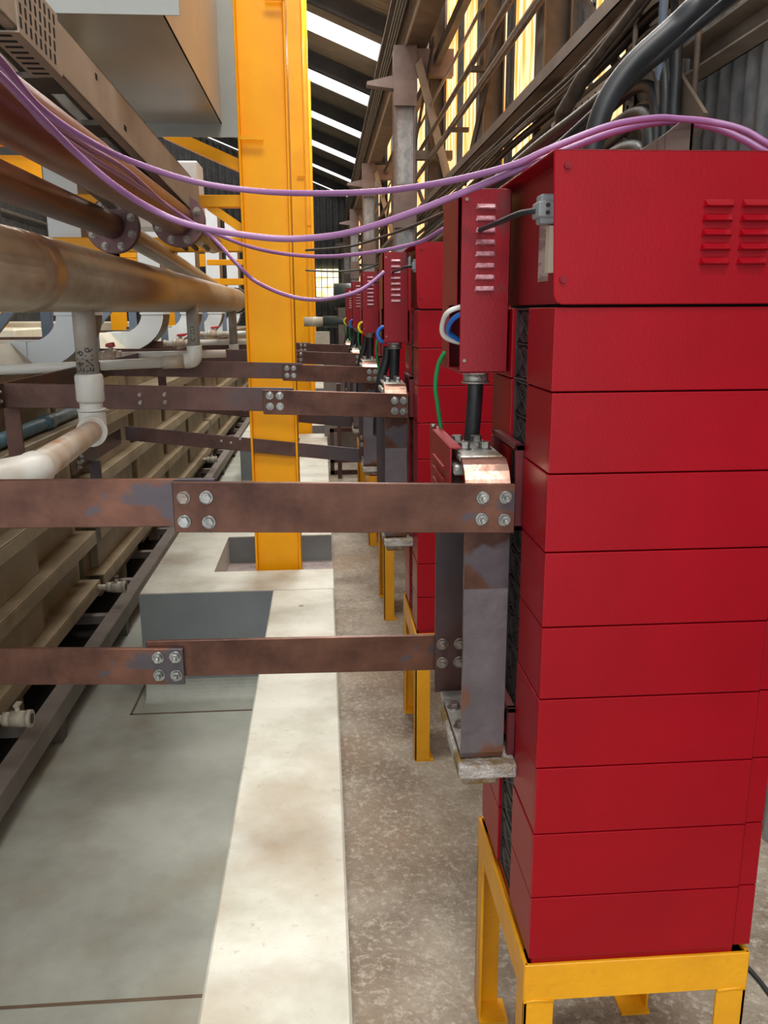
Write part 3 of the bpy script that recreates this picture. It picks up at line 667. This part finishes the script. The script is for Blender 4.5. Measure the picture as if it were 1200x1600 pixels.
# cable tray overhead
t = thing('cable_tray', 'grey-brown steel cable tray running overhead at the upper left', 'cable tray', (-.633, 2.34, 2.13))
d = Vector((.114, .83, -.155)).normalized(); 
def tp(s, a, b): return Vector((0,0,0)) + d*s + Vector((a,0,b))
def tseg(s0, s1, a0, a1, b0, b1): return [tp(s0,a0,b0),tp(s0,a1,b0),tp(s1,a1,b0),tp(s1,a0,b0),tp(s0,a0,b1),tp(s0,a1,b1),tp(s1,a1,b1),tp(s1,a0,b1)]
mb = MB(); mb.hexa(tseg(-2.2, 1.22, -.004, 0, 0, .125)); mb.hexa(tseg(-2.2, 1.22, -.03, 0, 0, .004)); mb.hexa(tseg(-2.2, 1.22, -.02, 0, .121, .125)); mb.build('side_rail', 'tray', t)
mb = MB(); mb.hexa(tseg(-2.2, 1.22, -.304, -.3, 0, .125)); mb.hexa(tseg(-2.2, 1.22, -.3, -.27, 0, .004)); mb.build('side_rail', 'tray', t)
for k in range(11): mb = MB(); mb.hexa(tseg(-2.0+.29*k, -1.91+.29*k, -.3, -.004, .004, .018)); mb.build('rung', 'dark', t)
# slotted splice cover
mb = MB(); mb.hexa(tseg(-.225, -.01, .0, .004, -.006, .13)); mb.hexa(tseg(-.225, -.01, -.07, .004, -.010, -.006)); sp = mb.build('splice_cover', 'tray', t)
mb = MB()
for r_ in range(4):
    for k in range(8):
        s = -.218+.024*k+.004*r_; mb.hexa(tseg(s, s+.008, .004, .0048, .004+.031*r_, .026+.031*r_))
for k in range(8): s = -.215+.026*k; mb.hexa(tseg(s, s+.009, -.06, -.02, -.0108, -.010))
mb.build('slots', 'fan_bg', sp)
mb = MB(); mb.hexa(tseg(.22,.235,.0,.0008,.085,.10)); mb.hexa(tseg(.42,.44,.0,.0008,.03,.045)); mb.build('bolt_hole', 'fan_bg', t)
for k in range(4):
    pts = [tp(-2.2+.5*j, -.06-.055*k+.01*math.sin(j*2+k), .035) for j in range(9)]
    tag(MB().tube(smooth_path([Vector(p)+Vector((-.633,2.34,2.13)) for p in pts],3), .011, 8).build('tray_cable', 'cable_grey'), ['rightmost', 'second from the right', 'third from the right', 'leftmost'][k]+' of the dusty cables in the overhead tray', 'cable', 'cables in the overhead tray')

# big grey duct
t = thing('exhaust_duct', 'large grey flanged duct hanging at the top beside the yellow column', 'duct', (-.385, 2.68, 2.373))
mb = MB(); mb.box(-1.5, -.075, 0, 1.72, .06, .064); mb.box(-1.5,-1.496,0,1.72,.06,1.5); mb.build('body', 'duct', t)
MB().box(-.079, -.075, 0, 1.72, .06, 1.5).build('side_sheet', 'duct_inner', t, label='tan coloured side sheet')
for y0, y1 in ((0, .005), (1.715, 1.72)):
    mb = MB(); mb.box(-1.5, -.085, y0, y1, 0, .075); mb.box(-.085, 0, y0, y1, 0, 1.5); mb.build('flange', 'duct', t)
tag(MB().box(-2.3,-.78,3.2,5.5,2.95,2.99).build('upper_duct','duct'), 'grey duct floor visible above the cable tray', 'duct')
tag(MB().box(-1.15,-.65,4.9,5.1,2.0,2.35).build('duct_stub','white_duct', bevel=.01), 'pale duct stub behind the overhead tray', 'duct')

# white down ducts with elbows
for k, Y in enumerate((4.76, 6.96, 8.9, 11.0, 13.4)):
    t = thing('down_duct', ['nearest white down duct curving left above the tanks', 'second white down duct with a curved foot', 'third white down duct along the tanks', 'fourth white down duct along the tanks', 'farthest white down duct beside the column'][k], 'duct', (-1.36, Y, 1.28), 'white down ducts')
    MB().box(-.07, .10, 0, .004, .27, 1.6).build('front_sheet', 'white_duct', t, bevel=.001)
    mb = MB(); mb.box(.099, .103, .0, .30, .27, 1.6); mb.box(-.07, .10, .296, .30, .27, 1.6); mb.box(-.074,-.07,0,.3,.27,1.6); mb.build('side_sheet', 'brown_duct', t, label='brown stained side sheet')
    outer = []; inner = []
    for q in range(13):
        a = PI/2*q/12; outer.append((.10-.34*(1-math.cos(a)), .27-.30*math.sin(a))); inner.append((-.07-.17*(1-math.cos(a)), .27-.15*math.sin(a)))
    mb = MB(); mb.prism(outer+inner[::-1], 'y', 0.0, .004); mb.build('elbow_cheek', 'white_duct', t)
    mb = MB()
    for q in range(12):
        (a0, b0), (a1, b1) = outer[q], outer[q+1]
        i = len(mb.v); mb.v += [(a0,.002,b0),(a0,.30,b0),(a1,.30,b1),(a1,.002,b1)]; mb.f.append((i,i+1,i+2,i+3)); mb.sm.append(True)
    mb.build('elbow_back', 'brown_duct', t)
    mb = MB(); mb.box(-.080, .106, -.012, .304, .26, .30); mb.build('collar', 'white_duct', t, bevel=.002)
    mb = MB(); mb.box(-.36, -.24, -.012, .30, -.03, .125); mb.build('outlet_flange', 'white_duct', t, bevel=.002)
# hoods, lids and clutter beyond
t = thing('tank_hood', 'pale slatted hood left of the nearest white duct', 'hood', (-2.1, 4.95, 1.1)); MB().box(-.5, .42, 0, .3, 0, .30).build('box', 'cream', t, bevel=.01)
for k,(y, z) in enumerate(((4.0, 1.25), (5.9, 1.25), (7.7, 1.25), (9.7, 1.25))):
    tag(MB().prism([(-1.95,z),(-1.62,z),(-1.56,z+.02),(-1.68,z+.15),(-1.84,z+.15)], 'y', y, y+1.2).build('gabled_lid', 'cream', bevel=.006), ['nearest cream gabled lid on the tank top', 'second cream gabled lid on the tank top', 'third cream gabled lid on the tank top', 'fourth cream gabled lid on the tank top'][k], 'lid', 'cream gabled tank lids')
for k, (x, y, z) in enumerate(((-4.4, 9.2, 1.30), (-4.6, 12.6, 1.34), (-4.8, 16.2, 1.30))):
    tag(MB().box(x-2.2, x+1.2, y, y+.9, -.4, z+.10).build('cream_tank', 'cream', bevel=.02), ['low cream tank in the next bay, nearest', 'low cream tank in the next bay, middle', 'low cream tank in the next bay, farthest'][k], 'tank', 'cream tanks in the next bay')
for k, y in enumerate((5.6, 8.1, 10.6, 13.1)):
    t = thing('lattice_stand', ['nearest', 'second', 'third', 'farthest'][k]+' blue-grey diagonal frame behind the white ducts', 'truss', (-1.95, y, 1.25), 'blue-grey frames')
    mb = MB(); mb.hexa([(-.35,0,.0),(-.27,0,0),(-.27,.05,0),(-.35,.05,0),(.05,0,.44),(.13,0,.44),(.13,.05,.44),(.05,.05,.44)]); mb.build('diagonal', 'bluesteel', t)
    for x in (.17, .45): MB().box(x, x+.06, 0, .06, 0, .44).build('post', 'bluesteel', t)
    MB().box(-.5, .6, 0, .05, .42, .46).build('top_bar', 'dark', t)
for k, (x, y, z, a, h) in enumerate(((-1.75,5.5,1.25,.2,.16),(-1.75,7.5,1.25,.2,.16),(-1.75,9.4,1.25,.2,.16))):
    tag(MB().box(x-.35, x+a, y, y+.02, z, z+h).build('busbar', 'copper_dark'), ['nearest', 'second', 'third'][k]+' dark copper plate standing across the tank top', 'busbar', 'copper plates on the tank top')
# crane portal and left wall clutter
t = thing('crane_portal', 'yellow portal frame far away in the left bay', 'portal', (-4.4, 12, -.4))
MB().box(-.16, .06, 0, .2, 0, 3.9).build('post', 'yellow', t); MB().box(-1.9, 1.9, -.05, .2, 3.62, 3.95).build('beam', 'yellow', t); MB().box(.1, .9, -.3, -.05, 4.05, 4.2).build('trolley', 'yellow', t)
MB().box(-.36,-.20,0,.2,0,3.9).build('dark_leg', 'dark', t)
for k, (x, y) in enumerate(((-3.6, 15.5), (-4.5, 19.5), (-3.2, 18.5))):
    t = thing('crane_portal', ['small yellow gantry seen between white ducts, nearest', 'small yellow gantry seen between white ducts, middle', 'small yellow gantry seen between white ducts, farthest'][k], 'portal', (x, y, -.4))
    MB().box(-.12, .12, 0, .2, 0, 3.5).build('post', 'yellow', t); MB().box(-.6, .9, 0, .2, 2.9, 3.15).build('beam', 'yellow', t)
for k, z in enumerate((4.35, 4.9)):
    tag(MB().tube([(-8.8, 6, z), (-8.8, 40, z)], .06, 10).build('conduit', 'steel_light'), ['lower pale conduit along the far left wall', 'upper pale conduit along the far left wall'][k], 'conduit')
for k in range(4):
    tag(MB().box(-8.8,-8.5,12+6*k,12.35+6*k,-.4,6.4).build('wall_stanchion', 'steel'), 'dark stanchion on the far left wall, number from near'.replace(', number from near', [', nearest',', second',', third',', farthest'][k]), 'post', 'stanchions on the left wall')

# ------------------------------------------------------------------ right side steelwork
t = thing('crane_beam', 'long brown crane runway beam under the roof on the right', 'beam', (.84, 20, 3.97))
MB().box(.0, .20, -18, 21, .0, .31).build('girder', 'steel', t)
MB().box(-.012, .0, -18, 21, -.01, .035).build('edge_angle', 'steel_light', t)
MB().box(-.15, .24, -18, 21, .31, .335).build('top_flange', 'steel', t)
for k in range(4):
    tag(MB().tube([(.74+.026*k, 2, 4.26), (.74+.026*k, 41, 4.26)], .009, 8).build('conduit', 'steel_light'),
        ['outermost', 'second', 'third', 'innermost'][k]+' of four pale conduits under the crane beam edge', 'conduit', 'conduits along the crane beam')
for k, Y in enumerate((8.6, 15.0, 21.4, 28.0)):
    t = thing('crane_column', ['nearest','second','third','farthest'][k]+' brown steel column carrying the crane beam', 'column', (.83, Y, 0), 'crane beam columns')
    mb = MB(); mb.box(-.10, -.085, 0, .25, 0, 3.97); mb.box(.085, .10, 0, .25, 0, 3.97); mb.build('flange', 'mauve_steel', t)
    MB().box(-.085, .085, .05, .065, 0, 3.97).build('web', 'galv', t)
    mb = MB(); mb.box(-.11, .11, -.02, 0, 3.45, 3.97); mb.box(-.11, .11, -.02, 0, 2.35, 2.75); mb.build('plate', 'mauve_steel', t)
    MB().box(.10, .46, .0, .12, 3.72, 3.95).build('cap_beam', 'mauve_steel', t)
    mb = MB(); mb.prism([(-.36,3.63),(-.10,3.60),(-.10,3.72),(-.36,3.66)], 'y', 0, .12); mb.build('bracket_arm', 'mauve_steel', t)
    MB().box(.10, .46, .0, .1, 2.98, 3.06).build('tie', 'steel', t)
    mb = MB(); mb.hexa([(.09,-.04,3.80),(.15,-.04,3.86),(.15,-.02,3.86),(.09,-.02,3.80),(.40,-.04,2.70),(.47,-.04,2.74),(.47,-.02,2.74),(.40,-.02,2.70)]); mb.build('diagonal', 'steel_light', t)
pl = ['wall post behind the black cables, nearest', 'wall post with a slot, second along the wall', 'third dark wall post', 'fourth dark wall post', 'fifth dark wall post', 'sixth dark wall post']
for k, Y in enumerate((3.05, 4.38, 5.95, 8.75, 12.0, 16.0)):
    t = thing('wall_post', pl[k], 'post', (1.16, Y, 0), 'steel posts along the right wall')
    mb = MB(); mb.box(-.07, -.06, 0, .14, 0, 5.8); mb.box(.06, .07, 0, .14, 0, 5.8); mb.box(-.06, .06, .06, .07, 0, 5.8)
    mb.build('shaft', 'steel', t)
    if k == 1: MB().box(-.0705, -.069, .05, .08, 2.95, 3.12).build('slot', 'dark', t)
for k, (z, h, y0, m) in enumerate(((4.28, .17, 4.0, 'dark'), (3.80, .09, 3.4, 'steel'), (5.3, .12, 5, 'steel'))):
    tag(MB().box(1.10, 1.16, y0, 41, z, z+h).build('wall_girt', m), ['black deep girt high on the right wall', 'brown girt below the black one on the right wall', 'topmost girt under the eaves'][k], 'beam')
t = thing('wall_girt', 'dusty channel girt on the grey corrugated sheets at right', 'beam', (1.22, 1.9, 2.29))
mb = MB(); mb.box(-.03,.05,-1.6,1.14,0,.006); mb.box(-.03,.05,-1.6,1.14,.09,.096); mb.box(.044,.05,-1.6,1.14,0,.096); mb.build('channel', 'steel_light', t)
def flat(label, p0, p1, w_, m, name='brace'):
    p0 = Vector(p0); p1 = Vector(p1); d_ = (p1-p0).normalized(); n_ = Vector((1,0,0)).cross(d_).normalized()*w_/2; x = Vector((.012,0,0))
    mb = MB(); mb.hexa([p0-n_, p0-n_+x, p1-n_+x, p1-n_, p0+n_, p0+n_+x, p1+n_+x, p1+n_]); tag(mb.build(name, m), label, 'brace')
flat('long black diagonal brace crossing the orange sheets', (1.08,4.75,3.6), (1.08,6.6,2.5), .10, 'dark')
flat('dark diagonal brace behind the thick black cable, falling right', (1.06,3.75,3.05), (1.06,2.45,2.05), .07, 'steel')
flat('second falling brace parallel behind the black cable', (1.09,4.2,3.15), (1.09,2.95,2.15), .05, 'dark')
flat('brace rising right behind the black cables', (1.05,4.3,2.45), (1.05,2.7,2.75), .04, 'steel')
flat('short dark brace high between the crane column and wall', (1.04,8.2,3.9), (1.04,11.5,2.6), .09, 'dark')
flat('brown brace between far wall posts', (1.06,9,2.6), (1.06,12,3.9), .08, 'steel')
flat('far brown brace low on the right wall', (1.06,12.2,3.6), (1.06,16,2.4), .08, 'dark')
for k, (x, z, r_) in enumerate(((1.06,3.20,.014),(1.03,3.14,.018),(1.06,2.99,.013),(1.04,2.93,.013),(1.07,3.45,.012))):
    tag(MB().tube([(x,2.2,z+.02),(x,8,z),(x,20,z-.02),(x,40,z)], r_, 10).build('conduit', 'steel_light' if k % 2 == 0 else 'cable_brown'),
        ['upper thin conduit before the orange sheets','upper thick conduit before the orange sheets','lower conduit of the second pair','lowest conduit of the second pair','single conduit above the pairs'][k], 'conduit', 'conduits along the right wall')
for k, (Y, z) in enumerate(((5.9, 3.07), (6.9, 2.9))): tag(MB().box(1.0, 1.16, Y, Y+.05, z, z+.03).build('pipe_bracket', 'dark'), ['small dark bracket under the upper conduits','small dark bracket under the lower conduits'][k], 'bracket')
# wall tray and bundle
t = thing('wall_tray', 'grey channel tray carrying cables along the right wall', 'cable tray', (1.01, 2.1, 2.52))
mb = MB(); mb.box(-.03,-.026,0,36,0,.055); mb.box(-.03,.06,0,36,0,.004); mb.build('channel', 'rail', t)
t = thing('slotted_channel', 'slotted strut channel high at the right near the frame edge', 'channel', (.96, 1.2, 2.245))
mb = MB(); mb.box(-.02,.02,0,2.4,0,.003); mb.box(-.02,-.017,0,2.4,0,.04); mb.build('channel', 'steel_light', t)
mb = MB()
for k in range(30): mb.box(-.0205,-.0199,.1+.075*k,.115+.075*k,.012,.026)
mb.build('slots', 'fan_bg', t)
random.seed(3)
for k in range(16):
    x0 = .955+.006*k+random.uniform(-.01,.01); z0 = 2.02+.44*(k/16)+random.uniform(-.03,.03); r_ = random.choice([.008,.010,.013,.018])
    if k in (2, 5): r_ = .024
    pts = [(x0, 2.58, 1.65), (x0, 2.60, z0-.12)]
    for j in range(15):
        yy = 2.72+(j**1.45)*.42
        pts.append((x0+random.uniform(-.010,.010), yy, z0-.012*j+random.uniform(-.014,.014)))
    m = 'black' if r_ > .015 else random.choice(['cable_grey','cable_brown','cable_grey'])
    tag(MB().tube(smooth_path(pts,5), r_, 10).build('bundle_cable', m), ['lowest','second lowest','third lowest','fourth lowest','fifth from the bottom','sixth from the bottom','seventh from the bottom','eighth from the bottom','eighth from the top','seventh from the top','sixth from the top','fifth from the top','fourth highest','third highest','second highest','highest'][k]+' cable of the sagging bundle on the right wall above the cabinets', 'cable', 'cable bundle above the cabinets')
for k in range(6):
    pts = [(.98, 2.3, 2.50)] + [(1.0+random.uniform(-.01,.01), 2.2+1.1*j, 2.47-.012*k+random.uniform(-.01,.012)) for j in range(1, 14)]
    tag(MB().tube(smooth_path(pts,4), .0075, 8).build('tray_edge_cable', ['cable_brown','cable_grey'][k%2]), ['first','second','third','fourth','fifth','lowest'][k]+' thin dusty cable slung under the wall tray, counted from the top', 'cable', 'thin cables under the wall tray')
t = thing('cable_joint', 'taped cable joint in the bundle on the right wall', 'cable joint', (.93, 3.3, 2.30))
MB().tube(smooth_path([(.02,1.3,-.16),(-.0,.3,-.07),(0,.12,-.02),(0,0,0),(0,-.16,.05),(0,-.3,.07),(.03,-.75,.16)],4), [.012]*7+[.02,.026,.028,.028,.03,.03,.028,.028,.026,.024,.02]+[.014]*7, 14).build('sleeve', 'cable_grey', t)
# thick black supply cables into the nearest cabinet
PA = (0.939, 1.9, 2.278)
PB = [(1.06,1.95,2.34),(0.981,1.9,2.267),(0.832,1.8,2.16),(0.746,1.8,2.095),(0.672,1.8,2.036),(0.62,1.9,1.985),(.57,2.1,1.93),(.52,2.4,1.88),(.45,2.9,1.82),(.38,3.4,1.76)]
PC = [(.70,1.80,2.06),(0.66,2.0,2.031),(0.636,2.2,2.012),(0.621,2.45,2.004),(0.61,2.8,1.992),(0.594,3.4,1.97),(0.564,4.3,1.932),(0.529,5.2,1.892),(.5,7,1.85)]
P1 = [(0.90,1.9,2.25),(.736,1.7,2.125),(.667,1.7,2.065),(.592,1.7,1.998),(.546,1.7,1.93),(.526,1.7,1.851),(.516,1.7,1.787),(.50,1.72,1.68),(.50,1.74,1.55)]
P1[0] = (PA[0], PA[1], PA[2])
tag(MB().tube(smooth_path(P1), .0205, 24).build('supply_cable', 'black'), 'thickest black supply cable curving down behind the nearest cabinet', 'cable')
tag(MB().tube(smooth_path(PB), .0125, 20).build('supply_cable', 'black'), 'thinner black supply cable running below the thickest one', 'cable')
tag(MB().tube(smooth_path(PC), .0165, 20).build('supply_cable', 'black'), 'black cable lying low behind the top of the nearest cabinet', 'cable')
for k, (x, y, r_, m, lab) in enumerate(((1.10,2.60,.009,'cable_brown','rusty vertical rod before the grey corrugated sheets'),(1.00,2.62,.013,'bluesteel','blue-grey vertical tube behind the black cable'),(1.02,2.9,.008,'steel_light','pale vertical rod behind the black cable'))):
    tag(MB().tube([(x,y,1.2),(x,y,4.2)], r_, 12).build('vertical_rod', m), lab, 'rod')
for k, (x, y) in enumerate(((1.08,2.75),(1.05,3.05),(1.1,3.65))):
    t = thing('slotted_strip', ['perforated galvanised strip nearest the rusty rod','middle perforated galvanised strip on the right wall','farthest perforated strip on the right wall'][k], 'strip', (x,y,2.0), 'perforated strips')
    MB().box(-.0,.018,0,.004,0,1.2).build('strip', 'galv', t)
    mb = MB()
    for j in range(40): mb.box(.006,.013,-.0008,.0,.01+.03*j,.024+.03*j)
    mb.build('holes','fan_bg',t)
tag(MB().tube(smooth_path([(.72,1.2,.003),(.95,1.35,.004),(1.0,1.6,.004),(.9,1.9,.004)]), .006, 8).build('floor_cable', 'black', o=(.9,1.5,0)), 'thin black cable lying on the floor right of the nearest cabinet', 'cable')

# ------------------------------------------------------------------ purple cables
PU = [('upper thick purple cable sagging across the aisle over the bracket', .0052, [(-0.393,1.1,1.86),(-0.4,1.2,1.864),(-0.403,1.35,1.843),(-0.368,1.45,1.819),(-0.322,1.55,1.803),(-0.224,1.6,1.777),(-0.112,1.6,1.761),(0.001,1.55,1.751),(0.109,1.5,1.749),(0.206,1.42,1.753),(0.296,1.36,1.768),(0.35,1.34,1.789),(0.437,1.34,1.821),(0.513,1.36,1.837),(0.56,1.376,1.84),(0.614,1.38,1.837),(0.657,1.36,1.822),(0.69,1.34,1.798),(0.755,1.34,1.766)]),
 ('lower thick purple cable sagging deepest in front of the yellow column', .0055, [(-0.395,1.1,1.843),(-0.402,1.2,1.845),(-0.389,1.3,1.82),(-0.367,1.4,1.787),(-0.325,1.45,1.748),(-0.276,1.5,1.717),(-0.214,1.5,1.693),(-0.108,1.5,1.675),(-0.033,1.5,1.672),(0.053,1.48,1.681),(0.157,1.44,1.71),(0.254,1.4,1.744),(0.316,1.36,1.766),(0.375,1.36,1.789),(0.457,1.37,1.819),(0.549,1.402,1.841),(0.623,1.4,1.834),(0.668,1.38,1.812),(0.701,1.36,1.788),(0.768,1.36,1.762)]),
 ('thin purple cable reaching the top of the second cabinet', .0055, [(-.466,1.35,1.918),(-.433,1.45,1.858),(-.446,1.75,1.864),(-.449,2.15,1.876),(-.448,2.75,1.855),(-0.341,2.85,1.80),(-0.197,2.7,1.741),(-0.04,2.6,1.712),(0.108,2.5,1.711),(0.262,2.4,1.733),(0.327,2.3,1.763),(0.417,2.2,1.795)]),
 ('thin lowest purple cable ending at the second louvred box', .0065, [(-.46,1.4,1.90),(-.44,1.50,1.850),(-.452,1.8,1.853),(-.455,2.2,1.862),(-0.45,2.8,1.86),(-0.367,3.0,1.8),(-0.276,2.9,1.707),(-0.215,2.9,1.65),(-0.108,2.8,1.603),(-0.005,2.8,1.59),(0.119,2.8,1.616),(0.206,2.85,1.677)])]
for lab, r_, p in PU: tag(MB().tube(smooth_path(p), r_, 14).build('purple_cable', 'purple'), lab, 'cable')
tag(MB().tube(smooth_path([(-0.116,7,2.031),(0.185,6.5,2.019),(0.347,6,2.025),(0.509,5,2.019),(0.582,4,1.995)]), .009, 8).build('hanging_cable', 'cable_grey'), 'thin dark cable ending in the air right of the yellow columns', 'cable')
tag(MB().tube(smooth_path([(-0.16,9,1.97),(0.2,9,1.96),(0.5,8.8,1.99),(.7,8.5,2.1)]), .009, 8).build('hanging_cable', 'cable_grey'), 'second thin dark cable hanging before the far yellow window', 'cable')
# machine at the end of the aisle
t = thing('pump_motor', 'dark green motor with a pale pipe at the end of the cabinet row', 'motor', (.28, 9.6, 0))
MB().tube([(-.14,0,1.72),(.3,0,1.72)], .14, 28).build('motor_body', 'darkgreen', t)
mb = MB(); mb.box(-.1,.4,-.15,.15,0,1.6); mb.build('pedestal', 'steel', t)
MB().tube([(-.27,-.1,1.45),(.25,-.1,1.45)], .06, 20).build('coupling', 'darkgreen', t); MB().tube([(-.48,-.1,1.45),(-.26,-.1,1.45)], .052, 20).build('pale_pipe', 'valve', t)
MB().box(-.36,-.20,-.1,.1,1.15,1.34).build('junction_box', 'valve', t); MB().box(-.28,-.10,-.05,.1,0,1.15).build('leg', 'rail', t)
tag(MB().box(.12,.16,7.9,7.95,.0,.9).build('brown_post','copper_dark'), 'brown post of a low frame at the end of the row', 'post')
t = thing('low_frame', 'low brown frame on the floor at the end of the aisle', 'frame', (.2, 8.1, 0))
for x in (-.15,.25): MB().box(x, x+.04, 0,.04,0,.45).build('post','copper_dark',t)
for z in (.0,.12,.42): MB().box(-.15,.29,0,.04,z,z+.04).build('rail','copper_dark',t)
for o in list(C.objects):
    if o.type == 'MESH' and o.data.users == 0: pass
